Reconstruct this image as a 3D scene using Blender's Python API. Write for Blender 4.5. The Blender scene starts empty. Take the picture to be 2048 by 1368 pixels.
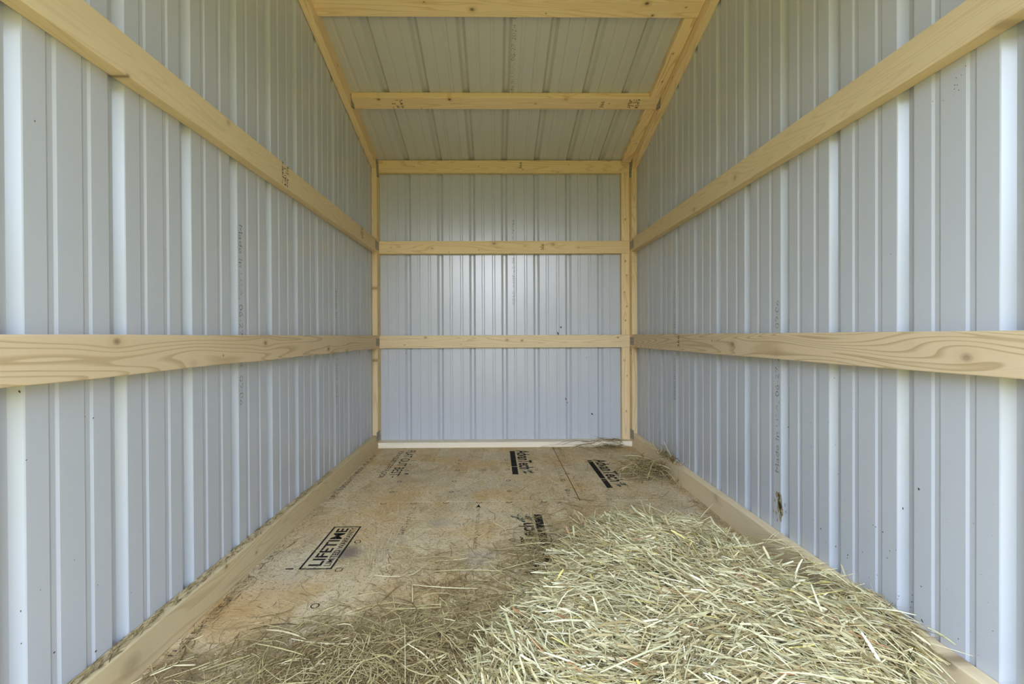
import bpy, bmesh, math, random
import numpy as np
from mathutils import Vector, Matrix

rng = np.random.default_rng(7)
random.seed(7)
SC = bpy.context.scene
COL = SC.collection

# ------------------------------------------------------------------ dimensions (metres, floor at z = 0, back wall at y = D)
D = 3.247
XL, XR = -0.854, 0.9895
T, W = 0.038, 0.089            # lumber thickness and width
CZ = 0.7763                    # camera height
F0 = -0.30                      # open front of the shelter
SL = 0.2583                    # roof slope
CS = 1 / math.sqrt(1 + SL * SL); SN = SL * CS
PITCH = 0.2286                 # spacing of the big ribs
def raf_z(y): return 1.917 + SL * (D - y)          # underside of rafters
def roof_z(y): return raf_z(y) + W / CS            # inner face of roof sheet
FPX, SXP, SYP = 909.82, -20.76, -7.80
yaw, pit, rol = 0.0135, 0.0049, -0.0042
cy, sy = math.cos(yaw), math.sin(yaw); cp, sp = math.cos(pit), math.sin(pit); cr, sr = math.cos(rol), math.sin(rol)
RM = (Matrix(((cr, -sr, 0), (sr, cr, 0), (0, 0, 1))) @ Matrix(((1, 0, 0), (0, cp, -sp), (0, sp, cp)))
      @ Matrix(((cy, 0, -sy), (0, 1, 0), (sy, 0, cy))) @ Matrix(((1, 0, 0), (0, 0, -1), (0, 1, 0))))
CAMP = Vector((0, 0, CZ))
def hit(px, py, p0, n):
    """measured photo point -> point on a real plane of the shelter"""
    d = RM.transposed() @ Vector(((px - 1024 - SXP) / FPX, (py - 684 - SYP) / FPX, 1))
    n = Vector(n); p0 = Vector(p0)
    return CAMP + d * ((p0 - CAMP).dot(n) / d.dot(n))
def fl(px, py, z=0.0): return hit(px, py, (0, 0, z), (0, 0, 1))

# ------------------------------------------------------------------ node helper
class NT:
    def __init__(s, name):
        s.m = bpy.data.materials.new(name); s.m.use_nodes = True
        s.t = s.m.node_tree; s.t.nodes.clear()
        s.out = s.n('ShaderNodeOutputMaterial')
    def n(s, typ, **k):
        nd = s.t.nodes.new(typ)
        for a, b in k.items(): setattr(nd, a, b)
        return nd
    def l(s, a, b): s.t.links.new(a, b)
    def put(s, sock, v):
        if hasattr(v, 'is_output') or isinstance(v, bpy.types.NodeSocket): s.l(v, sock)
        else: sock.default_value = v
    def math(s, op, a, b=0.0, c=None, clamp=False):
        nd = s.n('ShaderNodeMath', operation=op); nd.use_clamp = clamp
        s.put(nd.inputs[0], a); s.put(nd.inputs[1], b)
        if c is not None: s.put(nd.inputs[2], c)
        return nd.outputs[0]
    def smooth(s, v, a, b, o0=0.0, o1=1.0):
        nd = s.n('ShaderNodeMapRange', interpolation_type='SMOOTHSTEP'); s.put(nd.inputs[0], v)
        nd.inputs[1].default_value = a; nd.inputs[2].default_value = b; nd.inputs[3].default_value = o0; nd.inputs[4].default_value = o1
        return nd.outputs[0]
    def noise(s, vec, scale, detail=2.0, rough=0.5, dist=0.0):
        nd = s.n('ShaderNodeTexNoise'); s.put(nd.inputs['Vector'], vec)
        nd.inputs['Scale'].default_value = scale; nd.inputs['Detail'].default_value = detail
        nd.inputs['Roughness'].default_value = rough; nd.inputs['Distortion'].default_value = dist
        return nd.outputs['Fac']
    def mapping(s, vec, loc=(0, 0, 0), rot=(0, 0, 0), sc=(1, 1, 1)):
        nd = s.n('ShaderNodeMapping'); s.put(nd.inputs[0], vec)
        nd.inputs[1].default_value = loc; nd.inputs[2].default_value = rot; nd.inputs[3].default_value = sc
        return nd.outputs[0]
    def comb(s, x, y, z):
        nd = s.n('ShaderNodeCombineXYZ')
        for i, v in enumerate((x, y, z)): s.put(nd.inputs[i], v)
        return nd.outputs[0]
    def sep(s, v):
        nd = s.n('ShaderNodeSeparateXYZ'); s.l(v, nd.inputs[0]); return nd.outputs
    def mix(s, f, a, b, typ='MIX'):
        nd = s.n('ShaderNodeMix', data_type='RGBA', blend_type=typ)
        s.put(nd.inputs[0], f)
        for i, v in ((6, a), (7, b)):
            s.put(nd.inputs[i], (*v, 1) if isinstance(v, tuple) and len(v) == 3 else v)
        return nd.outputs[2]
    def ramp(s, v, stops):
        nd = s.n('ShaderNodeValToRGB'); s.put(nd.inputs[0], v)
        e = nd.color_ramp.elements
        while len(e) < len(stops): e.new(0.5)
        for q, (p, c) in zip(e, stops): q.position = p; q.color = (*c, 1)
        return nd.outputs[0]
    def coord(s, which='Object'):
        return s.n('ShaderNodeTexCoord').outputs[which]
    def bump(s, h, strength=0.3, dist=0.001):
        nd = s.n('ShaderNodeBump'); nd.inputs['Strength'].default_value = strength; nd.inputs['Distance'].default_value = dist
        s.l(h, nd.inputs['Height']); return nd.outputs[0]
    def bsdf(s, col, rough=0.6, spec=0.3, normal=None, alpha=None, metal=0.0):
        b = s.n('ShaderNodeBsdfPrincipled')
        s.put(b.inputs['Base Color'], (*col, 1) if isinstance(col, tuple) and len(col) == 3 else col)
        s.put(b.inputs['Roughness'], rough); b.inputs['Specular IOR Level'].default_value = spec
        b.inputs['Metallic'].default_value = metal
        if normal is not None: s.l(normal, b.inputs['Normal'])
        if alpha is not None: s.l(alpha, b.inputs['Alpha'])
        s.l(b.outputs[0], s.out.inputs[0]); return b

# ------------------------------------------------------------------ materials
def steel_mat(name, base):
    t = NT(name); c = t.coord()
    n1 = t.noise(c, 1.3, 3); n2 = t.noise(t.mapping(c, sc=(60, 60, 3)), 1.0, 2)
    col = t.mix(t.smooth(n1, .35, .7, 0, .5), base, tuple(v * .95 for v in base))
    col = t.mix(t.math('MULTIPLY', n2, .06), col, tuple(v * .8 for v in base))
    b = t.bsdf(col, .23, .5, t.bump(t.noise(c, 5, 2), .06, .003))
    return t.m
M_WALL = steel_mat('painted_steel_sheet', (.545, .555, .575))
M_ROOF = steel_mat('painted_steel_roof_sheet', (.58, .56, .52))

def wood_mat(name, seed, light=(.70, .54, .34), dark=(.52, .34, .17), knots=(), ring=11.0, contrast=.55, edge=0.0):
    """sawn pine: length along local x; knots are (x, v, radius, darkness) on the wide (x, y) face"""
    t = NT(name); c = t.coord(); x, y, z = t.sep(c)
    v = y; kn = None; halo = None
    for (kx, kv, kr, kd) in knots:
        dx = t.math('MULTIPLY', t.math('SUBTRACT', x, kx), .75); dv = t.math('SUBTRACT', y, kv)
        dd = t.math('SQRT', t.math('ADD', t.math('MULTIPLY', dx, dx), t.math('MULTIPLY', dv, dv)))
        dx2 = t.math('MULTIPLY', dx, .45)
        d2 = t.math('ADD', t.math('MULTIPLY', dx2, dx2), t.math('MULTIPLY', dv, dv))
        e = t.math('EXPONENT', t.math('DIVIDE', d2, -(2.6 * kr) ** 2))
        v = t.math('ADD', v, t.math('MULTIPLY', t.math('MULTIPLY', e, dv), -.8))
        k = t.math('MULTIPLY', t.smooth(dd, kr * .55, kr, kd, 0.0), t.math('MULTIPLY_ADD', t.math('SINE', t.math('MULTIPLY', dd, 7.5 / kr)), .22, .78))
        h = t.smooth(dd, kr * .8, kr * 2.4, .35 * kd, 0.0)
        kn = k if kn is None else t.math('MAXIMUM', kn, k)
        halo = h if halo is None else t.math('MAXIMUM', halo, h)
    gv = t.comb(t.math('ADD', t.math('MULTIPLY', x, .55), seed * 3.17), t.math('MULTIPLY', v, 9.5), t.math('ADD', t.math('MULTIPLY', z, 9.5), seed))
    f = t.noise(gv, 1.0, 1.5, .45)
    r = t.math('FRACT', t.math('MULTIPLY', f, ring * 2.6))
    late = t.math('MULTIPLY', t.smooth(r, .55, .92), t.smooth(r, .94, 1.0, 1, 0))
    fib = t.noise(t.comb(t.math('MULTIPLY', x, 5), t.math('MULTIPLY', v, 260), t.math('MULTIPLY', z, 260)), 1.0, 2, .6)
    blo = t.noise(t.comb(t.math('MULTIPLY', x, 2.2), t.math('MULTIPLY', y, 9), t.math('ADD', z, seed * 1.7)), 1.0, 2)
    fac = t.math('ADD', t.math('MULTIPLY', late, contrast), t.math('MULTIPLY', t.math('SUBTRACT', fib, .5), .35), clamp=True)
    col = t.mix(fac, light, dark)
    col = t.mix(t.smooth(blo, .42, .75, 0, .35), col, tuple(a * .55 + b * .45 for a, b in zip(light, dark)))
    if kn is not None:
        col = t.mix(halo, col, (.40, .22, .09)); col = t.mix(kn, col, (.085, .038, .018))
    hgt = t.math('ADD', t.math('MULTIPLY', fib, .7), t.math('MULTIPLY', late, -.35))
    t.bsdf(col, .72, .22, t.bump(hgt, .35, .0012))
    return t.m

def osb_mat():
    t = NT('strand_board'); c = t.coord()
    def layer(sc, fs, sx, off):
        vo = t.n('ShaderNodeTexVoronoi', feature='F1'); vo.inputs['Scale'].default_value = sc
        wob = t.n('ShaderNodeTexNoise'); wob.inputs['Scale'].default_value = 9; t.l(c, wob.inputs['Vector'])
        mx = t.n('ShaderNodeMix', data_type='VECTOR'); mx.inputs[0].default_value = .06
        t.l(t.mapping(c, loc=(off, off * 2, 0), sc=(1.0, .55, 1)), mx.inputs[4]); t.l(wob.outputs['Color'], mx.inputs[5])
        t.l(mx.outputs[1], vo.inputs['Vector'])
        r, g, b = t.sep(vo.outputs['Color'])
        vr = t.n('ShaderNodeVectorRotate', rotation_type='Z_AXIS'); t.l(c, vr.inputs['Vector'])
        t.l(t.math('MULTIPLY', r, 3.1), vr.inputs['Angle'])
        fb = t.noise(t.mapping(vr.outputs[0], sc=(sx, fs, 1)), 1.0, 3, .6)
        return fb, g, b
    f1, g1, b1 = layer(13, 170, 10, 0.0); f2, g2, b2 = layer(20, 150, 18, 3.7)
    big = t.noise(c, 1.6, 3, .55); big2 = t.noise(t.mapping(c, loc=(5, 2, 0)), 3.2, 3, .6)
    base = t.ramp(g1, [(0, (.50, .36, .175)), (.45, (.66, .515, .30)), (1, (.77, .63, .40))])
    base = t.mix(.35, base, t.ramp(g2, [(0, (.46, .33, .16)), (1, (.78, .64, .41))]))
    base = t.mix(t.math('MULTIPLY', t.smooth(big2, .45, .66), .8), base, (.64, .41, .165))
    base = t.mix(t.math('MULTIPLY', t.smooth(big, .5, .66), .55), base, (.60, .53, .40))
    base = t.mix(t.smooth(f1, .50, .64, 0, .6), base, (.84, .70, .46))
    base = t.mix(t.smooth(f2, .55, .68, 0, .6), base, (.30, .20, .095))
    base = t.mix(t.smooth(b2, .75, 1.0, 0, .4), base, (.74, .57, .32))
    s1 = t.noise(c, 85, 4, .7); s2 = t.noise(t.mapping(c, loc=(3, 1, 0)), 240, 3, .7)
    base = t.mix(t.smooth(s1, .54, .64, 0, .72), base, (.24, .155, .07))
    base = t.mix(t.smooth(s2, .58, .68, 0, .6), base, (.20, .13, .06))
    base = t.mix(t.smooth(s2, .42, .34, 0, .45), base, (.86, .74, .52))
    st = t.noise(t.mapping(c, loc=(1.3, 7.7, 0)), 2.6, 4, .65)
    base = t.mix(t.smooth(st, .58, .74, 0, .55), base, (.36, .27, .165))
    for (px, py, rr_, am, cc) in ((695, 1105, .060, .75, (.17, .13, .12)), (880, 1045, .060, .45, (.36, .31, .25)), (950, 1118, .075, .5, (.32, .28, .23)), (670, 1290, .11, .55, (.20, .14, .08)), (520, 1300, .10, .5, (.22, .15, .08)), (360, 1345, .09, .6, (.16, .11, .06)), (1080, 1105, .10, .5, (.26, .18, .09)), (1285, 955, .11, .45, (.30, .21, .11)), (1120, 1000, .05, .35, (.40, .24, .11)), (1440, 1020, .12, .5, (.46, .28, .12)), (440, 1235, .13, .55, (.58, .36, .14)), (575, 1190, .12, .4, (.60, .39, .16)), (760, 1190, .12, .35, (.52, .33, .14)), (800, 1000, .10, .4, (.55, .34, .15)), (1350, 1060, .10, .45, (.44, .26, .11))):
        q_ = fl(px, py); dv = t.n('ShaderNodeVectorMath', operation='DISTANCE'); t.l(c, dv.inputs[0]); dv.inputs[1].default_value = (q_.x, q_.y, 0)
        wob = t.math('ADD', dv.outputs['Value'], t.math('MULTIPLY', t.math('SUBTRACT', s1, .5), rr_ * 1.3))
        base = t.mix(t.smooth(wob, rr_ * .3, rr_ * 1.15, am, 0), base, cc)
    h = t.math('ADD', f1, t.math('MULTIPLY', f2, .8))
    t.bsdf(base, .85, .15, t.bump(h, .55, .003))
    return t.m
M_OSB = osb_mat()

def ink_mat(name, col, wear=.5, scale=60):
    t = NT(name); c = t.coord()
    n = t.noise(c, scale, 4, .65); n2 = t.noise(c, 8, 2)
    a = t.smooth(t.math('ADD', t.math('MULTIPLY', n, .7), t.math('MULTIPLY', n2, .3)), wear - .1, wear + .06, 1.0, 0.0)
    t.bsdf(col, .8, .1, alpha=t.math('MULTIPLY', a, .93))
    return t.m
M_INK = ink_mat('floor_print_ink', (.022, .020, .017), .70)
M_INKF = ink_mat('faded_floor_ink', (.045, .037, .028), .50, 90)
M_INKW = ink_mat('sheet_print_ink', (.20, .205, .215), .50, 170)
M_INKS = ink_mat('lumber_stamp_ink', (.03, .022, .015), .57, 200)
M_TEAL = ink_mat('teal_print_ink', (.035, .10, .10), .53)
M_MUD = ink_mat('dried_mud', (.42, .33, .185), .57, 110)
M_SPECK = NT('mud_speck'); M_SPECK.bsdf((.11, .095, .08), .9, .1); M_SPECK = M_SPECK.m

def plate_mat():
    t = NT('galvanised_nail_plate'); c = t.coord(); x, y, z = t.sep(c)
    fx = t.math('FRACT', t.math('MULTIPLY', x, 105)); fy = t.math('FRACT', t.math('MULTIPLY', y, 46))
    hole = t.math('MULTIPLY', t.smooth(fx, .5, .6), t.smooth(fy, .30, .38))
    n = t.noise(c, 45, 3)
    col = t.mix(n, (.33, .305, .26), (.42, .39, .34)); col = t.mix(hole, col, (.20, .17, .13))
    t.bsdf(col, .55, .4, t.bump(t.math('SUBTRACT', 1, hole), .6, .002), metal=.1)
    return t.m
M_PLATE = plate_mat()

def hay_mat(name, stops, rough=.62, bumpy=False):
    t = NT(name)
    at = t.n('ShaderNodeAttribute', attribute_name='tint')
    col = t.ramp(at.outputs['Fac'], stops)
    n = t.noise(t.coord(), 70, 2)
    col = t.mix(t.math('MULTIPLY', n, .35), col, t.mix(.5, col, (.20, .16, .08)))
    b = t.bsdf(col, rough, .25)
    return t.m
M_HAY = hay_mat('green_hay', [(0, (.22, .145, .06)), (.14, (.38, .28, .12)), (.30, (.63, .49, .24)), (.44, (.53, .49, .26)), (.58, (.80, .66, .35)), (.70, (.66, .61, .36)), (.82, (.93, .81, .47)), (.92, (.98, .89, .60)), (.965, (.86, .70, .22)), (1, (.58, .27, .12))])
M_STRAW = hay_mat('dry_hay', [(0, (.11, .065, .026)), (.25, (.28, .185, .075)), (.55, (.46, .36, .155)), (.82, (.66, .54, .265)), (1, (.92, .79, .48))])
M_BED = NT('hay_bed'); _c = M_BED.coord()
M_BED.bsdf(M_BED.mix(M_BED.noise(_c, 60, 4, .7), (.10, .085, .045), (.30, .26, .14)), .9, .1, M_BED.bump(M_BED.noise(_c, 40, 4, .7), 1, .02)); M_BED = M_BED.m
def grass_mat():  # grass tone warmed for the light it bounces into the shelter
    t = NT('warm_bounce_grass'); c = t.coord()
    n = t.noise(c, 1.2, 5, .7); n2 = t.noise(c, 60, 3)
    col = t.mix(t.smooth(n, .35, .7), (.45, .335, .050), (.52, .37, .085)); col = t.mix(t.math('MULTIPLY', n2, .5), col, (.22, .20, .035))
    t.bsdf(col, .95, .1); return t.m
M_GRASS = grass_mat()

# ------------------------------------------------------------------ object helpers
def link(name, me, mat=None, parent=None):
    o = bpy.data.objects.new(name, me); COL.objects.link(o)
    if mat is not None: me.materials.append(mat)
    if parent is not None:
        o.parent = parent; o.matrix_parent_inverse = parent.matrix_world.inverted()
    return o
def tag(o, label, cat, group=None, kind='thing'):
    o['label'] = label; o['category'] = cat; o['kind'] = kind
    if group: o['group'] = group
    return o
def struct(o): o['kind'] = 'structure'; return o
def mesh(name, verts, faces):
    me = bpy.data.meshes.new(name); me.from_pydata([tuple(v) for v in verts], [], faces); me.update(); return me
def axes(o, u, v):
    u = Vector(u).normalized(); w = u.cross(Vector(v)).normalized(); v = w.cross(u)
    m = Matrix((u, v, w)).transposed().to_4x4(); m.translation = Vector(o); return m
def setw(o, m):
    o.matrix_world = m

def lumber(name, o, u, v, L, wy, tz, mat, label, cat, group=None, bevel=.0028, wane=0.0, cut=None):
    """board: length L along u, wy along v, thickness tz along u x v; slightly eased edges, faint crook"""
    bm = bmesh.new(); n = max(2, int(L / .12))
    rows = []
    for i in range(n + 1):
        x = L * i / n
        rows.append([bm.verts.new((x, a * wy, b * tz)) for a, b in ((0, 0), (1, 0), (1, 1), (0, 1))])
    for a, b in zip(rows, rows[1:]):
        for k in range(4):
            bm.faces.new((a[k], b[k], b[(k + 1) % 4], a[(k + 1) % 4]))
    bm.faces.new(rows[0]); bm.faces.new(rows[-1][::-1])
    bmesh.ops.recalc_face_normals(bm, faces=bm.faces)
    es = [e for e in bm.edges if abs(e.verts[0].co.x - e.verts[1].co.x) > 1e-4 and len(e.link_faces) == 2 and e.calc_face_angle() > .5]
    bmesh.ops.bevel(bm, geom=es, offset=bevel, segments=2, affect='EDGES', profile=.6)
    if cut:
        for vv in bm.verts: cut(vv)
    if wane:
        for vv in bm.verts:
            vv.co.y += wane * .35 * math.sin(vv.co.x * 9.1 + L) * (1 if vv.co.y < wy * .5 else -.4)
    me = bpy.data.meshes.new(name); bm.to_mesh(me); bm.free()
    for p in me.polygons: p.use_smooth = False
    ob = link(name, me, mat); setw(ob, axes(o, u, v))
    tag(ob, label, cat, group)
    bpy.context.view_layer.update()
    return ob

def text_mesh(body, bold=0.0):
    cu = bpy.data.curves.new('t', 'FONT'); cu.body = body; cu.resolution_u = 3; cu.offset = bold
    ob = bpy.data.objects.new('t', cu); COL.objects.link(ob)
    bpy.context.view_layer.update()
    me = bpy.data.meshes.new_from_object(ob.evaluated_get(bpy.context.evaluated_depsgraph_get()))
    bpy.data.objects.remove(ob); bpy.data.curves.remove(cu)
    return me
def text(name, body, o, u, v, length, height, mat, parent, bold=0.0, label=None):
    me = text_mesh(body, bold)
    co = np.empty(len(me.vertices) * 3); me.vertices.foreach_get('co', co); co = co.reshape(-1, 3)
    lo, hi = co.min(0), co.max(0)
    co[:, 0] = (co[:, 0] - lo[0]) / (hi[0] - lo[0]) * length
    co[:, 1] = (co[:, 1] - lo[1]) / (hi[1] - lo[1]) * height; co[:, 2] = 0
    me.vertices.foreach_set('co', co.ravel()); me.update(); me.name = name; me.materials.clear()
    w = Vector(u).cross(Vector(v)).normalized()
    ob = link(name, me, mat); setw(ob, axes(Vector(o) + w * .0007, u, v))
    bpy.context.view_layer.update()
    if parent:
        mw = ob.matrix_world.copy(); ob.parent = parent; ob.matrix_parent_inverse = parent.matrix_world.inverted()
    if label: ob['label'] = label
    return ob
def quads(name, qs, o, u, v, mat, parent, lift=.0006):
    """flat printed shapes: list of 2-D polygons in the (u, v) frame, one mesh"""
    vs, fs = [], []
    for q in qs:
        fs.append(list(range(len(vs), len(vs) + len(q)))); vs += [(a, b, 0) for a, b in q]
    ob = link(name, mesh(name, vs, fs), mat)
    w = Vector(u).cross(Vector(v)).normalized(); setw(ob, axes(Vector(o) + w * lift, u, v))
    bpy.context.view_layer.update()
    if parent: ob.parent = parent; ob.matrix_parent_inverse = parent.matrix_world.inverted()
    return ob
def rect(a, b, c, d): return [(a, b), (c, b), (c, d), (a, d)]
def scribble(L, H, rows=1, seed=1, fill=.62):
    """worn, illegible print: short upright and level strokes in rows of letter cells"""
    r = random.Random(seed); qs = []; rh = H / rows
    for k in range(rows):
        x = 0; cw = rh * .62
        while x < L - cw * .6:
            if r.random() < .86:
                b = k * rh; s = rh * .13; hh = rh * .72
                for _ in range(r.choice((2, 3, 3))):
                    if r.random() < .5:
                        xx = x + r.choice((0, .3, .5)) * cw; qs.append(rect(xx, b, xx + s, b + hh * r.choice((1, 1, .6))))
                    else:
                        yy = b + r.choice((0, .42, .85)) * hh; qs.append(rect(x, yy, x + cw * fill, yy + s))
            x += cw
    return qs
def ring(cx, cy_, r, n=12, w=.28, rot=0.0):
    qs = []
    for i in range(n):
        a, b = rot + 2 * math.pi * i / n, rot + 2 * math.pi * (i + 1) / n
        qs.append([(cx + r * math.cos(a), cy_ + r * math.sin(a)), (cx + r * math.cos(b), cy_ + r * math.sin(b)),
                   (cx + r * (1 - w) * math.cos(b), cy_ + r * (1 - w) * math.sin(b)), (cx + r * (1 - w) * math.cos(a), cy_ + r * (1 - w) * math.sin(a))])
    return qs

# ------------------------------------------------------------------ ribbed steel sheets
RIBD, RIBW, RIBR = .0165, .045, .0148
MIND, MINW, MINR = .0028, .020, .0050
def rib_profile(c0, a, b, seams, far, RIBD=RIBD):
    """list of sheets; each is [(s, depth)...]; c0 = centre of a big rib; far=+1: sheets start at the low-s side of a seam rib"""
    i0 = int(math.floor((a - c0) / PITCH)) - 1; i1 = int(math.ceil((b - c0) / PITCH)) + 1
    pts = []
    for i in range(i0, i1 + 1):
        c = c0 + i * PITCH
        h = RIBW / 2; sheet_start = i in seams
        if sheet_start:
            pts.append('cut'); pts += [(c - h - .022, .0035), (c - h - .004, .0030)]
        else: pts.append((c - h - .001, 0))
        pts += [(c - h + .0012, .0012), (c - h + RIBR, RIBD), (c + h - RIBR, RIBD), (c + h - .0012, .0012), (c + h + .001, 0)]
        for m in (.0765, .1521):
            q = c + m; g = MINW / 2
            pts += [(q - g - .0008, 0), (q - g + MINR, MIND), (q + g - MINR, MIND), (q + g + .0008, 0)]
        if (i + 1) in seams: pts.append((c + PITCH - h - .0015, 0))
    sheets = [[]]
    for p in pts:
        if p == 'cut': sheets.append([])
        else: sheets[-1].append(p)
    out = []
    for s in sheets:
        s2 = [(min(max(x, a), b), d) for x, d in s]
        s3 = [s2[0]] if s2 else []
        for p in s2[1:]:
            if p[0] > s3[-1][0] + 1e-6: s3.append(p)
        if len(s3) > 1: out.append(s3)
    return out
def sheet_obj(name, sheets, place, mat):
    """place(s, depth) -> (bottom point, top point)"""
    vs, fs = [], []
    for s in sheets:
        k = len(vs)
        for x, d in s:
            p, q = place(x, d); vs += [p, q]
        for i in range(len(s) - 1):
            fs.append((k + 2 * i, k + 2 * i + 2, k + 2 * i + 3, k + 2 * i + 1))
    me = mesh(name, vs, fs); o = link(name, me, mat)
    md = o.modifiers.new('thick', 'SOLIDIFY'); md.thickness = .0007; md.offset = -1
    return struct(o)
cL = .8359 - RIBW / 2; cR = .8792 - RIBW / 2; cB = -.61976
YB = D + .0005
wl = sheet_obj('wall_left', rib_profile(cL, F0, YB, (-1, 3, 7, 11), 1),
               lambda y, d: ((XL - d, y, -.02), (XL - d, y, roof_z(y) + .045)), M_WALL)
wr = sheet_obj('wall_right', rib_profile(cR, F0, YB, (-1, 4, 8, 12), 1),
               lambda y, d: ((XR + d, y, -.02), (XR + d, y, roof_z(y) + .045)), M_WALL)
wb = sheet_obj('wall_back', rib_profile(cB, XL - .018, XR + .018, (0, 4), 1),
               lambda x, d: ((x, D + d, -.02), (x, D + d, roof_z(D) + .05)), M_WALL)
ce = sheet_obj('ceiling', rib_profile(cB, XL - .03, XR + .03, (0, 4), 1, .020),
               lambda x, d: ((x, D + .035 + d * SN, roof_z(D + .035) + d * CS), (x, F0 - .12 + d * SN, roof_z(F0 - .12) + d * CS)), M_ROOF)
# make every sheet show its inner side outward-facing (solidify grows outside)
for o, inward in ((wl, (1, 0, 0)), (wr, (-1, 0, 0)), (wb, (0, -1, 0)), (ce, (0, -SN, -CS))):
    s = sum(p.normal.dot(Vector(inward)) * p.area for p in o.data.polygons)
    if s < 0: o.data.flip_normals()

# added strip over the open front, unseen, cuts sky light to upper walls
def front_strip():
    bm = bmesh.new()
    for x0, x1, y0, y1, z0, z1 in ((XL, XR, F0 - .02, F0, HEAD, roof_z(F0) - .001), (XL, XR, F0 + .0005, F0 + T, HEAD - .03, HEAD + .11)):
        q = bmesh.ops.create_cube(bm, size=1)
        for v in q['verts']: v.co = Vector((x0 + (v.co.x + .5) * (x1 - x0), y0 + (v.co.y + .5) * (y1 - y0), z0 + (v.co.z + .5) * (z1 - z0)))
    me = bpy.data.meshes.new('added_front_shade'); bm.to_mesh(me); bm.free(); return me
HEAD = 2.10
struct(link('added_front_shade', front_strip(), M_WALL))

# outside ground, out of view, added for its warm bounce on upper walls
gr = struct(link('ground', mesh('ground', [(-25, -30, -.12), (25, -30, -.12), (25, 20, -.12), (-25, 20, -.12)], [(0, 1, 2, 3)]), M_GRASS))

# added unseen tree row: blocks low sky from the walls, one bright gap
def trees():
    bm = bmesh.new(); r_ = random.Random(3)
    for i in range(54):
        a = math.radians(-100 + 200 * i / 53 + r_.uniform(-2, 2))
        if abs(math.degrees(a)) < 6: continue
        d_ = r_.uniform(17, 21); h = r_.uniform(3.3, 4.4); c = Vector((math.sin(a) * d_, -math.cos(a) * d_, h * .52))
        q = bmesh.ops.create_icosphere(bm, subdivisions=3, radius=1)
        ph = r_.uniform(0, 9)
        for v in q['verts']:
            k = 1 + .14 * math.sin(5 * v.co.x + ph) * math.sin(6 * v.co.z + ph) + .08 * math.sin(13 * v.co.y + ph) * math.sin(11 * v.co.z)
            v.co = Vector((v.co.x * 1.55 * k, v.co.y * 1.4 * k, v.co.z * h * .52 * k)) + c
    me = bpy.data.meshes.new('added_treeline'); bm.to_mesh(me); bm.free(); return me
def leaf_mat():
    t = NT('tree_leaves'); n = t.noise(t.coord(), 6, 4, .7)
    t.bsdf(t.mix(n, (.035, .055, .015), (.12, .15, .05)), .8, .2, t.bump(n, 1, .2)); return t.m
struct(link('added_treeline', trees(), leaf_mat()))

# ------------------------------------------------------------------ floor: three strand-board sheets with open joints, printed marks
def floor_mesh():
    bm = bmesh.new()
    jy, jx, g, gx, th = 2.133, .395, .0010, .0024, .018
    for (x0, x1, y0, y1) in ((XL, jx - gx, jy + g, D), (jx + gx, XR, jy + g, D), (XL, XR, F0, jy - g)):
        r = bmesh.ops.create_cube(bm, size=1)
        for v in r['verts']:
            v.co = Vector((x0 + (v.co.x + .5) * (x1 - x0), y0 + (v.co.y + .5) * (y1 - y0), -th + (v.co.z + .5) * th))
    es = [e for e in bm.edges if all(abs(v.co.z) < 1e-6 for v in e.verts)]
    bmesh.ops.bevel(bm, geom=es, offset=.0008, segments=1, affect='EDGES')
    r = bmesh.ops.create_cube(bm, size=1)
    for v in r['verts']: v.co = Vector((XL + (v.co.x + .5) * (XR - XL), F0 + (v.co.y + .5) * (D - F0), -.05 + (v.co.z + .5) * .03))
    me = bpy.data.meshes.new('floor'); bm.to_mesh(me); bm.free(); return me
flo = struct(link('floor', floor_mesh(), M_OSB))
Xp, Xm, Yp, Ym = (1, 0, 0), (-1, 0, 0), (0, 1, 0), (0, -1, 0)
def ftext(name, body, sb, eb, st, rev, mat, label=None, bold=.004):
    """floor print: pixel of start-baseline, end-baseline, start-top; rev = reads away from the opening"""
    a, b, c = fl(*sb), fl(*eb), fl(*st)
    L = abs(b.y - a.y); Hh = abs(c.x - a.x)
    return text(name, body, (a.x, a.y, 0), Yp if rev else Ym, Xm if rev else Xp, L, Hh, mat, flo, bold, label=label)
ftext('printed_slogan', 'FLAT OUT BEST', (815.3, 901.8), (781, 952.0), (832, 901.8), False, M_INK, 'black slogan printed on the floor sheet')
ftext('printed_slogan', 'FOR A QUIET STIFF FLOOR', (797.2, 902.6), (757.5, 956), (808, 902.6), False, M_INK, 'smaller line of black print beside the slogan')
p = fl(779, 956); quads('printed_slogan', [[(0, 0), (.045, -.004), (.045, .004)], [(-.03, .058), (-.012, .055), (-.012, .078), (-.03, .078)]], (p.x + .012, p.y + .05, 0), Ym, Xp, M_INK, flo)
def leaf(x, y, l, w, a):
    ca, sa = math.cos(a), math.sin(a); pts = []
    for i in range(7): q = i / 6; pts.append((q * l, w * math.sin(math.pi * q)))
    for i in range(5, 0, -1): q = i / 6; pts.append((q * l, -.4 * w * math.sin(math.pi * q)))
    return [(x + p * ca - q * sa, y + p * sa + q * ca) for p, q in pts]
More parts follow.
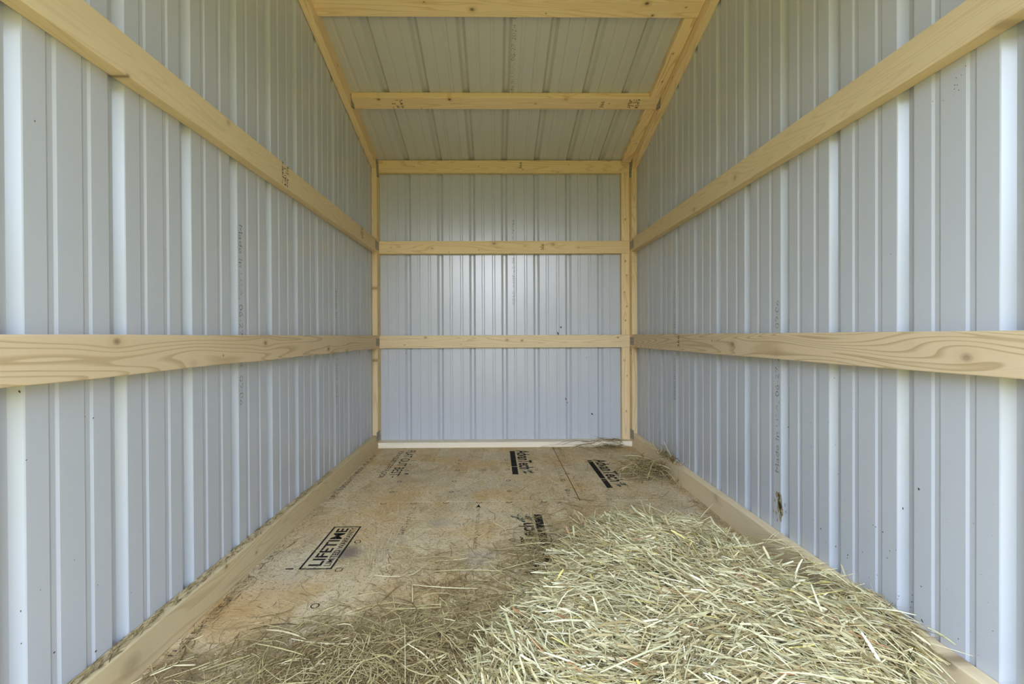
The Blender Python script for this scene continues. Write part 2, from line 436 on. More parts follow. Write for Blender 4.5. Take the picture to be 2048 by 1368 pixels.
def logo(b0, b1, t0, rev, end_px=None):
    a, b, c = fl(*b0), fl(*b1), fl(*t0)     # bar outer start, bar inner start, letter top at start
    L, bw, th = .516, abs(b.x - a.x), abs(c.x - b.x)
    u, v = (Yp, Xm) if rev else (Ym, Xp)
    o = (a.x, a.y, 0)
    bar = [rect(0, 0, L * .70, bw), rect(L * .715, 0, L, bw)]
    quads('printed_logo', bar, o, u, v, M_INK, flo)['label'] = 'black bar printed under the floor logo'
    text('printed_logo', 'AdvanTech', Vector(o) + Vector(v) * (bw + .010) + Vector(u) * (-.012), u, v, L * .83, th + .002, M_INK, flo, .026, label='dark logo word printed on the floor sheet')
    quads('printed_logo', [leaf(L * .84, bw + .018, .085, .016, .35), leaf(L * .80, bw + .052, .10, .018, .3), leaf(L * .88, bw + .04, .07, .012, .9)], o, u, v, M_TEAL, flo)['label'] = 'teal leaf of the printed floor logo'
logo((1019.4, 902.3), (1029.2, 902.3), (1054, 902.3), False)
logo((1173.8, 920.6), (1183.2, 920.6), (1208, 920.6), False)
a = fl(1068, 1029); lo_y = a.y - .516
p0 = fl(1095, 1077); q0 = fl(1078.5, 1077)
def logo3():
    ob = fl(1082.8, 1029); ib = fl(1067.6, 1029); bw = ob.x - ib.x; L = .516; u, v = Yp, Xm
    o = Vector((ob.x, ob.y - L, 0))
    quads('printed_logo', [rect(0, 0, L * .70, bw), rect(L * .715, 0, L, bw)], o, u, v, M_INK, flo)['label'] = 'black bar of the logo half under the hay'
    text('printed_logo', 'AdvanTech', o + Vector(v) * (bw + .010), u, v, L * .83, .062, M_INK, flo, .026, label='dark logo word half covered by hay')
    quads('printed_logo', [leaf(L * .86, bw + .012, .085, .016, .25), leaf(L * .82, bw + .04, .10, .018, .3), leaf(L * .9, bw + .05, .07, .012, .9)], o, u, v, M_TEAL, flo)['label'] = 'teal leaf of the printed floor logo'
logo3()
# boxed warranty print
A, B, C_, Dd = fl(596.6, 1139.4), fl(668.4, 1053.7), fl(722.6, 1053.7), fl(663.3, 1138.6)
bx0, bx1 = (A.x + B.x) / 2, (C_.x + Dd.x) / 2; by0, by1 = A.y, B.y
bw_, bl_ = bx1 - bx0, by1 - by0
o = (bx1, by0, 0); s = .007
quads('printed_box', [rect(0, 0, bl_, s), rect(0, bw_ - s, bl_, bw_), rect(0, s, s, bw_ - s), rect(bl_ - s, s, bl_, bw_ - s)], o, Yp, Xm, M_INK, flo)['label'] = 'black outline box printed on the floor'
text('printed_box', 'LIFETIME', (bx1 - bw_ * .40, by0 + .022, 0), Yp, Xm, bl_ - .04, bw_ * .40, M_INK, flo, .022, label='bold capital word in the printed box')
text('printed_box', 'LIMITED WARRANTY', (bx1 - bw_ * .12, by0 + .022, 0), Yp, Xm, bl_ - .035, bw_ * .20, M_INK, flo, .012, label='thin capital line in the printed box')
# direction arrow strips
ftext('printed_strip', 'SEPA JNEEXIS GERL', (955.5, 1099), (958.0, 1014), (946, 1099), True, M_INKF, 'faded line of capitals running to the floor joint')
a = fl(957, 1012); quads('printed_strip', [[(0, 0), (.045, -.012), (.035, 0), (.045, .012)]], (a.x, a.y + .02, 0), Ym, Xp, M_INK, flo)
a = fl(802, 1070); b = fl(826, 1011)
quads('printed_strip', scribble(b.y - a.y, .028, 1, 5), ((a.x + b.x) / 2 + .014, a.y, 0), Yp, Xm, M_INKF, flo)['label'] = 'faded illegible print left of the arrow strip'
a = fl(883, 897); b = fl(865, 928); quads('printed_strip', scribble(a.y - b.y, .022, 1, 6), (a.x - .02, a.y, 0), Ym, Xp, M_INKF, flo)
a = fl(968, 897); b = fl(966, 914); quads('printed_strip', scribble(a.y - b.y, .020, 1, 8), (a.x - .012, a.y, 0), Ym, Xp, M_INKF, flo)
# small print on both sides of the long joint and along the left plate
for x0, ya, yb, sd, hh in ((.425, 3.15, 2.62, 11, .026), (.418, 2.50, 2.17, 12, .024), (.345, 2.80, 2.16, 13, .026)):
    quads('printed_strip', scribble(ya - yb, hh, 1, sd), (x0, ya, 0), Ym, Xp, M_INKF, flo)['label'] = 'small worn print along the floor joint'
quads('printed_strip', scribble(.80, .030, 1, 21), (-.802, 2.98, 0), Ym, Xp, M_INK, flo)['label'] = 'worn small print beside the left bottom plate'
quads('printed_strip', scribble(.62, .027, 1, 22, .7), (-.802, 1.72, 0), Ym, Xp, M_INKF, flo)['label'] = 'dark worn print beside the left bottom plate near the opening'
# fastener marks in columns
qs = []
def mark(px, py, kind, r=.0125):
    c = fl(px, py)
    if kind == 'o': qs.extend(ring(c.x, c.y, r))
    elif kind == 'd': qs.extend(ring(c.x, c.y, r * 1.15, 4, .34))
    elif kind == 's': qs.extend(ring(c.x, c.y, r * 1.25, 4, .26, math.pi / 4))
    elif kind == 'b': qs.extend(ring(c.x, c.y, r * .6, 8, .5))
    elif kind == 'u':
        qs.extend(ring(c.x, c.y, r * 1.2, 14)[7:])
def zz(x, y): return 740 + x / 6.827, 870 + y / 6.827
for col_, kinds in ((((590, 350), (550, 403), (500, 488), (400, 638), (300, 782)), 'obsod'), (((1228, 348), (1212, 395), (1195, 481), (1150, 632), (1110, 778)), 'obsod'), (((1862, 340), (1868, 390), (1878, 473), (1887, 624), (1900, 768)), 'obsod')):
    for (x, y), k in zip(col_, kinds): mark(*zz(x, y), k)
for x, y in ((185, 932), (600, 930), (1040, 922), (1490, 918), (1900, 914)): mark(*zz(x, y), 'u')
for x, y, k in ((740, 187, 'o'), (915, 530, 'o'), (925, 757, 'd'), (860, 615, 'o'), (1515, 383, 'o'), (600, 910, 'u'), (1490, 880, 'o')): mark(1000 + x / 6.827, 870 + y / 6.827, k)
for x, y, k in ((715.3, 1083.7, 'o'), (678, 1139.4, 's'), (1025, 1080, 'o'), (630, 1212, 'o'), (642, 912, 'u')): mark(x, y, k, .013)
a = fl(570, 1139.4); b = fl(586, 1139.4); qs.append(rect(a.x, a.y, b.x, a.y + .007))
for px in (755, 862, 966, 1070): a = fl(px, 940.5); qs.append(rect(a.x, a.y, a.x + .018, a.y + .006))
quads('fastener_marks', qs, (0, 0, 0), Xp, Yp, M_INK, flo)['label'] = 'columns of small printed nailing marks'

# ------------------------------------------------------------------ print and dirt on the sheets
def stamp_wall(o, u, v, L, Hh, wall, lab, mat=M_INKW, body='Made In USA, 06-27-2024  09:06'):
    text('printed_date_line', body, o, u, v, L, Hh, mat, wall, label=lab)
stamp_wall((XL, 1.524, 1.152), (0, 0, -1), Yp, .605, .025, wl, 'grey production line printed down the second sheet')
stamp_wall((XL, 2.438, 1.02), (0, 0, -1), Yp, .605, .025, wl, 'faint production line printed on the third sheet')
stamp_wall((XR, 1.571, .292), (0, 0, 1), Yp, .605, .024, wr, 'grey production line printed up the sheet')
stamp_wall((XR, 2.488, .42), (0, 0, 1), Yp, .605, .024, wr, 'faint production line printed on the far sheet')
stamp_wall((.117, D, 1.60), (0, 0, -1), Xp, .605, .022, wb, 'faint production line printed on the back sheet')
a = Vector((.112, 2.66, roof_z(2.66))); stamp_wall(a, (0, -CS, SN), Xm, .60, .024, ce, 'faint production line printed on the roof sheet')
def blob(px, py, r, seed, flat, elong=1.0, ang=0.0):
    """small irregular polygon on a wall plane; flat gives plane point, normal, and the two axes"""
    p0, n, u, v = flat; c = hit(px, py, p0, n); rr = random.Random(seed)
    cu, cv = (c - Vector(p0)).dot(Vector(u)), (c - Vector(p0)).dot(Vector(v))
    ca, sa = math.cos(ang), math.sin(ang); out = []
    for i in range(9):
        t_ = 2 * math.pi * i / 9; q = r * rr.uniform(.6, 1.15)
        x, y = q * math.cos(t_) * elong, q * math.sin(t_); out.append((cu + x * ca - y * sa, cv + x * sa + y * ca))
    return out
PR = ((XR, 0, 0), (-1, 0, 0), (0, 0, 1), Yp); PB = ((0, D, 0), (0, -1, 0), Xp, (0, 0, 1)); PL = ((XL, 0, 0), (1, 0, 0), (0, 0, -1), Yp)
sp_r = [(1577, 854, .004), (1595, 842, .002), (1622, 846, .0025), (1623, 893, .003), (1669, 756, .0025), (1658, 845, .002), (1671, 890, .002), (1642, 1057, .005), (1672, 1093, .004), (1645, 1073, .002), (1652, 1085, .002), (1696, 1110, .0035), (1695, 1116, .003), (1752, 1054, .003), (1766, 1064, .003), (1780, 1102, .003), (1775, 1116, .003), (1806, 1017, .004), (1838, 978, .006), (1793, 1100, .002), (1725, 1104, .002), (1676, 948, .002), (1843, 1173, .003), (1845, 1242, .0045), (1798, 1192, .0025), (1796, 1198, .002), (1824, 1204, .0035), (1822, 1215, .003), (1825, 1190, .003), (1863, 1260, .002), (1917, 1278, .003), (1986, 1262, .002), (1923, 150, .0022), (1913, 156, .0018), (1910, 170, .002), (1915, 170, .0018), (1909, 178, .0022), (1918, 180, .0018), (1908, 190, .0015), (1932, 132, .002), (1866, 203, .0018), (1887, 201, .0015), (1782, 508, .002), (1706, 818, .002), (1690, 1000, .0022), (1657, 1018, .002), (1691, 1045, .002), (1629, 1040, .002), (1746, 1050, .0025), (1755, 1150, .0022), (1693, 1142, .002), (1715, 1142, .0018), (1738, 1155, .002)]
rr = random.Random(4)
for _ in range(70): sp_r.append((rr.uniform(1580, 1990), 0, rr.uniform(.0006, .0014)))
qs = []
for i, (x, y, r) in enumerate(sp_r):
    if y == 0: y = 1368 - (1 - rr.random() ** 1.6) * 360 - (1990 - x) * .25
    qs.append(blob(x, y, r * .52, i, PR, rr.uniform(1, 1.8), rr.uniform(0, 3)))
quads('mud_specks', qs, PR[0], PR[2], PR[3], M_SPECK, wr)['label'] = 'small dark specks splashed on the lower sheet'
qs = [blob(1556, 992, .013, 1, PR, 1.5), blob(1560, 1002, .016, 2, PR, 1.8), blob(1559, 1013, .015, 3, PR, 1.8), blob(1563, 1022, .010, 4, PR, 2.2), blob(1562, 1033, .008, 5, PR, 2.4), blob(1547, 1022, .004, 6, PR, 2), blob(1553, 1026, .005, 7, PR, 2), blob(1550, 1000, .005, 9, PR, 2), blob(1555, 1040, .004, 8, PR, 2), blob(1570, 1010, .004, 10, PR, 2), blob(1572, 1024, .003, 11, PR, 2)]
quads('mud_smear', qs, PR[0], PR[2], PR[3], M_MUD, wr)['label'] = 'tan smear of dried mud above the bottom plate'
qs = [blob(1122, 654.5, .007, 1, PB, 1.2, 1), blob(1116, 667, .006, 2, PB, 1.8, 1.8), blob(1131.5, 798, .004, 3, PB, 3.2, -1.1), blob(1134.5, 805, .0045, 4, PB, 1.2), blob(1184, 828, .006, 5, PB, 1.5, -.7), blob(1173, 715, .003, 6, PB), blob(812, 706, .003, 7, PB, 1.6, 1.5), blob(992, 843, .0022, 8, PB), blob(1083, 757, .002, 9, PB)]
quads('mud_specks', qs, PB[0], PB[2], PB[3], M_SPECK, wb)['label'] = 'few dark specks on the back sheet'
qs = [blob(x, y, r * .7, i, PL, 1.4, i) for i, (x, y, r) in enumerate([(69, 242, .002), (108, 1305, .0028), (186, 836, .0022), (170, 833, .0015), (191, 1303, .0035), (52, 920, .0015), (41, 1222, .002), (42, 1287, .002), (80, 1180, .0015), (148, 1120, .0015), (38, 783, .003), (195, 1170, .0015), (262, 1185, .0015)])]
quads('mud_specks', qs, PL[0], PL[2], PL[3], M_SPECK, wl)['label'] = 'few dark specks on the left sheet'

# ------------------------------------------------------------------ framing lumber
LT, DK = (.82, .62, .335), (.58, .385, .175)
CW = (.73, .565, .355); CD = (.50, .355, .19)
XLi, XRi = XL + T, XR - T
def M(seed, kn=(), light=LT, dark=DK, ring=11, con=.55): return wood_mat('pine_%d' % seed, seed, light, dark, kn, ring, con)
G2T, GAT, GBT = .7823, 1.4455, .7811
LG = D - W - F0
def kx(lst, plane, o, u, v, r=.008, d=.9):
    out = []
    for it in lst:
        px, py = it[0], it[1]; rr_ = it[2] if len(it) > 2 else r; dd_ = it[3] if len(it) > 3 else d
        c = hit(px, py, *plane) - Vector(o); out.append((c.dot(Vector(u)), c.dot(Vector(v)), rr_, dd_))
    return out
PLI = ((XLi, 0, 0), (1, 0, 0)); PRI = ((XRi, 0, 0), (-1, 0, 0)); PG = ((0, D - T, 0), (0, -1, 0))
# side girts: local x runs toward the back, local y up, thickness toward the wall is handled by the frame
def side_girt(side, top, label, seed, kn, **k):
    if side == 'L': o, u, v = (XLi, D - W - .0006, top - W), Ym, (0, 0, 1); pl = PLI       # u x v = -x : thickness toward the wall
    else: o, u, v = (XRi, F0, top - W), Yp, (0, 0, 1); pl = PRI                     # u x v = +x
    ob = lumber('wall_girt', o, u, v, LG - .0006, W, T - .0008, M(seed, kx(kn, pl, o, u, v), **k), label, 'girt', 'side wall girts', wane=.004 if seed in (1, 2) else .0015)
    return ob
g_l1 = side_girt('L', 1.4475, 'pale pine girt high on the left ribbed wall, rising out of frame', 1, [(457, 245, .010, .35), (256, 152, .006, .6)], light=(.74, .58, .335), dark=(.60, .44, .25), ring=16, con=.4)
g_l2 = side_girt('L', G2T, 'pine girt level with the eye across the left ribbed wall', 2, [(234, 683, .010, .55), (387, 728, .016, .15), (531, 686, .010, .6), (657, 698, .012, .7), (447, 711, .003, .8)], light=CW, dark=CD, ring=11, con=.8)
g_r1 = side_girt('R', 1.4500, 'pale pine girt high on the right ribbed wall, rising out of frame', 3, [(1995, 57, .016, .45), (1388, 420, .014, .3), (1470, 355, .014, .35)], light=(.74, .58, .335), dark=(.60, .43, .24), ring=13, con=.5)
g_r2 = side_girt('R', G2T, 'pine girt with wavy grain level with the eye across the right ribbed wall', 4, [(1465, 688, .014, .4), (1552, 705, .022, .1), (1424, 681, .004, .8), (1933, 715, .012, .45), (1820, 690, .02, .05)], light=CW, dark=CD, ring=17, con=.85)
# bottom plates along the sides stand on edge
def side_plate(side, label, seed, kn, **k):
    if side == 'L': o, u, v = (XLi, D - .0006, .0004), Ym, (0, 0, 1); pl = PLI
    else: o, u, v = (XRi, F0, .0004), Yp, (0, 0, 1); pl = PRI
    return lumber('bottom_plate', o, u, v, D - F0 - .0006, W, T - .0008, M(seed, kx(kn, pl, o, u, v), **k), label, 'bottom plate', 'bottom plates on the floor')
p_l = side_plate('L', 'long pine plate on the floor along the left wall, chaff on its top', 5, [(262, 1330, .028, .3), (513, 1105, .007, .5), (453, 1133, .008, .6)], light=(.68, .54, .31), dark=(.50, .355, .19), ring=12, con=.5)
p_r = side_plate('R', 'long pine plate on the floor along the right wall, partly under the hay pile', 6, [(1432, 995, .020, .25), (1895, 1322, .018, .6)], light=(.82, .66, .41), dark=(.66, .50, .29), ring=9, con=.35)
p_b = lumber('bottom_plate', (XLi + .0005, D - W, .0005), Xp, Yp, XRi - XLi - .001, W - .0008, T, M(7, [], (.90, .79, .60), (.78, .64, .45), 8, .3), 'short cream pine plate lying flat at the foot of the back wall', 'bottom plate', 'bottom plates on the floor')
# corner posts
zt = raf_z(D - W) - .001
def post(x, label, seed, kn, knf=()):
    # length up, wide face toward the room centre
    if x < 0: o, u, v = (XL + .0008, D - .0006, W + .0008), (0, 0, 1), Ym
    else: o, u, v = (XRi, D - .0006, W + .0008), (0, 0, 1), Ym
    def cut(vv):
        if vv.co.x > 1: vv.co.x += (vv.co.y - W) * -SL * 0
    return lumber('corner_post', o, u, v, zt - W - .0008, W - .001, T - .0008, M(seed, kn, light=(.84, .64, .36), dark=(.58, .39, .20)), label, 'post', 'corner posts')
po_l = post(-1, 'slim pine post in the left back corner', 8, [(1.02, .088, .010, .5), (.52, .088, .010, .5)])
po_r = post(1, 'slim pine post in the right back corner, beside the flat studs', 9, [(1.20, .083, .004, .5), (1.58, .083, .004, .6)])
# rafters stand on edge along the top of each side wall
def rafter(x, label, seed, kn):
    # origin at the underside by the back wall, length rising to the front
    o = (x, D - .0008, raf_z(D) + .0003); u = (0, -CS, SN); v = (0, SN, CS)
    L = (D - F0) / CS - .002
    # u x v = x direction?
    w = Vector(u).cross(Vector(v))
    if w.x < 0: o = (x + T, o[1], o[2])
    return lumber('roof_rafter', o, u, v, L, W - .0008, T - .0010, M(seed, kn, light=(.87, .66, .385), dark=(.66, .42, .18), ring=13), label, 'rafter', 'sloping roof rafters')
ra_l = rafter(XL + .0005, 'pine rafter sloping up along the top of the left wall', 10, [(.9, .05, .005, .7), (1.7, .03, .006, .5)])
ra_r = rafter(XRi + .0005, 'pine rafter sloping up along the top of the right wall', 11, [(.85, .03, .005, .7), (.75, .05, .004, .8)])
# girts on the back wall lie flat against the sheet
def back_girt(name, top, label, seed, kn, light=LT, dark=DK, cat='girt', h=W, **k):
    o = (XLi + .0005, D - T, top - h); u, v = Xp, (0, 0, 1)          # u x v = -y: turn so thickness goes to the wall
    o = (XRi - .0005, D - T, top - h); u = Xm                       # u x v = +y
    return lumber(name, o, u, v, XRi - XLi - .001, h, T - .0010, M(seed, kx(kn, PG, o, u, v), light, dark, **k), label, cat, 'boards across the back wall')
b_a = back_girt('wall_girt', GAT, 'pine girt across the upper half of the back wall', 12, [(864, 497, .011, .35), (782, 495, .006, .4), (988, 487, .014, .5), (1106, 489, .014, .45), (1157, 495, .012, .3), (958, 500, .004, .5), (898, 504, .004, .5)])
b_b = back_girt('wall_girt', GBT, 'pine girt level with the eye across the middle of the back wall', 13, [(851, 675, .010, .5), (809, 690, .004, .8), (1014, 680, .010, .5), (1044, 681, .008, .65), (1236, 675, .005, .9), (922, 688, .003, .6)], (.80, .63, .38), (.58, .41, .23), con=.6)
tpT = roof_z(D - T) - .006
b_t = back_girt('top_plate', tpT, 'pine board along the top of the back wall, right under the roof', 14, [(854, 319, .006, .9), (828, 333, .003, .8), (957, 333, .003, .7), (1218, 321, .009, .5), (1137, 329, .003, .8), (1105, 343, .003, .8), (1046, 339, .004, .7)], cat='top plate')
# purlins lie flat against the roof sheet
PP = ((0, D, raf_z(D) + (W - T) / CS), (0, SN, CS))
def purlin(y_far, label, seed, kn):
    z0 = PP[0][2] + SL * (D - y_far)
    o = (XRi - .0005, y_far, z0); u = Xm; v = (0, -CS, SN)          # u x v = (0, SN, CS)
    return lumber('roof_purlin', o, u, v, XRi - XLi - .001, W, T - .0010, M(seed, kx(kn, PP, o, u, v), light=(.88, .67, .40), dark=(.68, .44, .19), ring=9), label, 'purlin', 'roof purlins')
pu_1 = purlin(2.6915, 'stamped pine purlin across the roof, the one nearer the back wall', 15, [(899, 199, .009, 1), (757, 199, .008, .95), (1132, 199, .010, .4), (1218, 207, .004, .8), (1071, 208, .005, .7), (843, 217, .003, .8)])
pu_2 = purlin(2.1254, 'pine purlin across the roof at the upper edge of the view', 16, [(944, 19, .011, .8), (1294, 7, .010, .95), (1305, 31, .006, .95), (1092, 27, .003, .9), (848, 4, .004, .8), (1372, 15, .004, .7)])
# flat pieces filling between the boards on the right side
def filler(z0, z1, label, seed, kn=()):
    o = (XRi - .0006, D - T, z0 + .0007); u, v = (0, 0, 1), Xm        # u x v = (0,-1,0)*? -> check sign
    w = Vector(u).cross(Vector(v))
    if w.y < 0: o = (o[0], D - .0010, o[2])
    return lumber('filler_stud', o, u, v, z1 - z0 - .0014, .057, T - .0012, M(seed, kn, light=(.84, .65, .37), dark=(.58, .40, .21)), label, 'stud', 'flat filler studs in the right back corner')
filler(T + .0005, GBT - W, 'flat filler stud beside the right corner post, lowest of three', 17, [(.20, .025, .006, .6), (.45, .02, .005, .6), (.56, .04, .006, .5)])
filler(GBT, GAT - W, 'flat filler stud with knots beside the right corner post, middle of three', 18, [(.10, .03, .005, .8), (.20, .02, .005, .7), (.30, .035, .005, .7), (.42, .02, .005, .8), (.52, .03, .006, .8)])
filler(GAT, tpT - W, 'flat filler stud beside the right corner post, topmost of three', 19, [(.15, .03, .006, .7)])
def roof_filler(y_far, y_near, label, seed, kn=()):
    z0 = PP[0][2] + SL * (D - y_far)
    o = (XRi - .0006, y_far - .0007, z0 + .0002); u = (0, -CS, SN); v = Xm
    L = (y_far - y_near) / CS - .0014
    w = Vector(u).cross(Vector(v))
    if w.z < 0:
        up = Vector((0, SN, CS)) * (T - .0012); o = Vector(o) + up
    return lumber('filler_strip', o, u, v, L, .060, T - .0014, M(seed, kn, light=(.87, .66, .385), dark=(.56, .36, .17)), label, 'strip', 'flat filler strips on the right of the roof')
dy = W * CS
roof_filler(D - T - .030, 2.6915, 'flat filler strip beside the right rafter, between back wall and stamped purlin', 20, [(.2, .02, .005, .5)])
roof_filler(2.6915 - dy, 2.1254, 'flat filler strip beside the right rafter, between the two purlins', 21, [(.12, .03, .004, .9), (.3, .04, .006, .7)])

# metal nail plates pressed over the joints (each belongs to the board it ends)
def nplate(plane_x, y0, y1, z0, z1, parent, rot=0.0):
    s = 1 if plane_x < 0 else -1
    me = bpy.data.meshes.new('nail_plate'); bm = bmesh.new(); r = bmesh.ops.create_cube(bm, size=1)
    for v in r['verts']: v.co = Vector((v.co.x * (y1 - y0), v.co.y * (z1 - z0), v.co.z * .0012))
    bmesh.ops.bevel(bm, geom=bm.edges[:], offset=.0003, segments=1, affect='EDGES')
    bm.to_mesh(me); bm.free()
    o = link('nail_plate', me, M_PLATE)
    m = axes((plane_x + s * .0004, (y0 + y1) / 2, (z0 + z1) / 2), (0, 1, 0), (0, 0, 1))
    o.matrix_world = m @ Matrix.Rotation(rot, 4, 'Z'); bpy.context.view_layer.update()
    o.parent = parent; o.matrix_parent_inverse = parent.matrix_world.inverted()
    o['label'] = 'grey metal nail plate over the joint'
    return o
pyc = D - W
for px_, g1, g2, pl_, top1, raf in ((XLi, g_l1, g_l2, p_l, 1.4475, ra_l), (XRi, g_r1, g_r2, p_r, 1.45, ra_r)):
    nplate(px_, pyc - .045, pyc + .045, top1 - .072, top1 - .012, g1)
    nplate(px_, pyc - .045, pyc + .045, G2T - .072, G2T - .018, g2)
    nplate(px_, pyc - .035, pyc + .045, W - .035, W + .030, pl_)
    nplate(px_, pyc - .01, pyc + .05, raf_z(pyc) - .055, raf_z(pyc) + .065, raf, .25)
    nplate(px_, 2.60, 2.66, raf_z(2.63) + .012, raf_z(2.63) + .084, raf, .25)

# grade stamps on the lumber
def stamp(body, px, py, plane, u, v, L, Hh, parent, lab='black grade stamp'):
    c = hit(px, py, *plane); o = c - Vector(u) * L / 2 - Vector(v) * Hh / 2
    if body: return text('grade_stamp', body, o, u, v, L, Hh, M_INKS, parent, label=lab)
    ob = quads('grade_stamp', scribble(L, Hh, 3, int(px), .8), o, u, v, M_INKS, parent); ob['label'] = lab; return ob
Zp, Zm = (0, 0, 1), (0, 0, -1); RU = (0, -CS, SN)
def V3(v): return Vector(v)
# orientation pairs chosen so that u x v faces the room
stamp('366', 1204, 209, PP, RU, Xp, .050, .022, pu_1) if V3(RU).cross(V3(Xp)).z < 0 else stamp('366', 1204, 209, PP, RU, Xm, .050, .022, pu_1)
dn = (0, CS, -SN)
for px, sd in ((797, 0), (1268, 1)):
    u_, v_ = (dn, Xm) if V3(dn).cross(V3(Xm)).z < 0 else (dn, Xp)
    stamp('', px, 209, PP, u_, v_, .080, .070, pu_1)
stamp('366', 1041, 331, PG, Zp, Xm, .050, .020, b_t)
stamp('366', 1085, 494, PG, Zp, Xm, .045, .020, b_a)
stamp('366', 1357, 683, PRI, Zp, Yp, .060, .024, g_r2)
stamp('', 571, 350, PLI, Zm, Yp, .083, .060, g_l1)
stamp('', 724, 465, PLI, Zm, Yp, .070, .060, g_l1)
stamp('', 1261, 700, PRI, Zm, Ym, .060, .050, po_r)
stamp('', 1357, 949, PRI, Zm, Ym, .060, .006, p_r)

# ------------------------------------------------------------------ hay
def ribbons(name, P, az, pitch, roll, L, Wd, curl, tint, mat, seg=3, bend=None):
    """thousands of single hay blades as one mesh: curved tapered ribbons"""
    n = len(L); S = seg + 1
    d = np.stack([np.cos(az) * np.cos(pitch), np.sin(az) * np.cos(pitch), np.sin(pitch)], 1)
    side = np.stack([-np.sin(az), np.cos(az), np.zeros(n)], 1)
    up = np.cross(d, side)
    sd = side * np.cos(roll)[:, None] + up * np.sin(roll)[:, None]
    bend = np.zeros(n) if bend is None else bend
    V = np.empty((n, S, 2, 3))
    for k in range(S):
        q = k / seg - .5
        c = P + d * (q * L)[:, None] + up * (-(4 * q * q - 1) * curl * L)[:, None] + side * ((4 * q * q - 1) * bend * L)[:, None]
        w = Wd * (1 - .40 * abs(2 * q) ** 3)
        V[:, k, 0] = c + sd * w[:, None] / 2; V[:, k, 1] = c - sd * w[:, None] / 2
    base = (np.arange(n) * S * 2)[:, None, None]
    k = np.arange(seg)[None, :, None]
    Fq = base + k * 2 + np.array([0, 2, 3, 1])[None, None, :]
    me = bpy.data.meshes.new(name); nv = n * S * 2; nf = n * seg
    me.vertices.add(nv); me.vertices.foreach_set('co', V.reshape(-1).astype(np.float32))
    me.loops.add(nf * 4); me.polygons.add(nf)
    me.loops.foreach_set('vertex_index', Fq.reshape(-1).astype(np.int32))
    me.polygons.foreach_set('loop_start', (np.arange(nf) * 4).astype(np.int32))
    me.polygons.foreach_set('loop_total', np.full(nf, 4, np.int32))
    at = me.attributes.new('tint', 'FLOAT', 'FACE'); at.data.foreach_set('value', np.repeat(tint, seg).astype(np.float32))
    me.update(calc_edges=True); me.validate()
    me.materials.append(mat)
    return me

PILE = np.array([(.326, 1.820), (.440, 1.885), (.555, 1.919), (.714, 1.885), (.83, 1.79), (.905, 1.66), (.930, 1.52), (.940, 1.38), (.946, 1.25), (.974, 1.17), (.976, 1.07), (.945, .99), (.885, .90), (.85, .75), (.82, .58), (-.06, .58), (-.13, .80), (-.095, 1.0), (-.044, 1.09), (.018, 1.243), (.114, 1.418), (.215, 1.56), (.245, 1.66)])
def inside(p, poly):
    x, y = p[:, 0], p[:, 1]; r = np.zeros(len(p), bool); j = len(poly) - 1
    for i in range(len(poly)):
        xi, yi = poly[i]; xj, yj = poly[j]
        r ^= ((yi > y) != (yj > y)) & (x < (xj - xi) * (y - yi) / (yj - yi + 1e-12) + xi); j = i
    return r
def edge_dist(p, poly):
    best = np.full(len(p), 9.0)
    for a, b in zip(poly, np.roll(poly, -1, 0)):
        ab = b - a; t = np.clip(((p - a) @ ab) / (ab @ ab), 0, 1); q = a + t[:, None] * ab
        best = np.minimum(best, np.hypot(*(p - q).T))
    return best
def lump(p):
    x, y = p[:, 0], p[:, 1]
    return (np.sin(7.3 * x + 2.1 * y) * np.sin(6.1 * y - 1.3 * x + .6) + .6 * np.sin(15.7 * x - 4 * y + 1) * np.sin(13.1 * y + 3 * x)
            + .35 * np.sin(31 * x + 9 * y) * np.sin(27 * y - 7 * x + 2))
def height(p):
    e = np.where(inside(p, PILE), edge_dist(p, PILE), 0)
    h = .098 * (1 - np.exp(-e / .085)) + .014 * lump(p) * np.clip(e / .1, 0, 1)
    h += .040 * np.exp(-((p[:, 0] - .86) / .14) ** 2 - ((p[:, 1] - 1.06) / .14) ** 2)
    # the right side climbs over the bottom plate
    sm = lambda v, a, b: (lambda q: q * q * (3 - 2 * q))(np.clip((v - a) / (b - a), 0, 1))
    win = sm(p[:, 1], .80, .94) * (1 - sm(p[:, 1], 1.15, 1.30))
    h = np.maximum(h, (W + .020) * sm(p[:, 0], .78, .945) * win)
    h = np.where(p[:, 0] > XRi - .012, np.maximum(h, W + .010), h)
    return np.maximum(h, .002)
# soft bed under the blades
def bed():
    N = 90; xs = np.linspace(-.16, .99, N); ys = np.linspace(.56, 1.95, N)
    gx, gy = np.meshgrid(xs, ys); P2 = np.stack([gx.ravel(), gy.ravel()], 1); ins = inside(P2, PILE) & (edge_dist(P2, PILE) > .012)
    hz = height(P2) - .014
    vs = np.stack([P2[:, 0], P2[:, 1], np.where(ins, np.maximum(hz, .001), -.0)], 1)
    fs = []
    I = ins.reshape(N, N)
    for i in range(N - 1):
        for j in range(N - 1):
            if I[i, j] and I[i + 1, j] and I[i, j + 1] and I[i + 1, j + 1]:
                a = i * N + j; fs.append((a, a + 1, a + N + 1, a + N))
    me = bpy.data.meshes.new('bed'); me.from_pydata(vs.tolist(), [], fs); me.update(); return me
def sample(poly, n):
    lo, hi = poly.min(0), poly.max(0); out = np.zeros((0, 2))
    while len(out) < n:
        q = rng.uniform(lo, hi, (n * 2, 2)); q = q[inside(q, poly)]; out = np.vstack([out, q])
    return out[:n]
NB = 36000
P2 = sample(PILE, NB)
depth = rng.random(NB) ** 1.3 * .030
hz = height(P2)
ed = edge_dist(P2, PILE)
L = rng.lognormal(math.log(.050), .50, NB).clip(.010, .17); Wd = rng.lognormal(math.log(.0025), .52, NB).clip(.0010, .0078)
X_, Y_ = P2[:, 0], P2[:, 1]
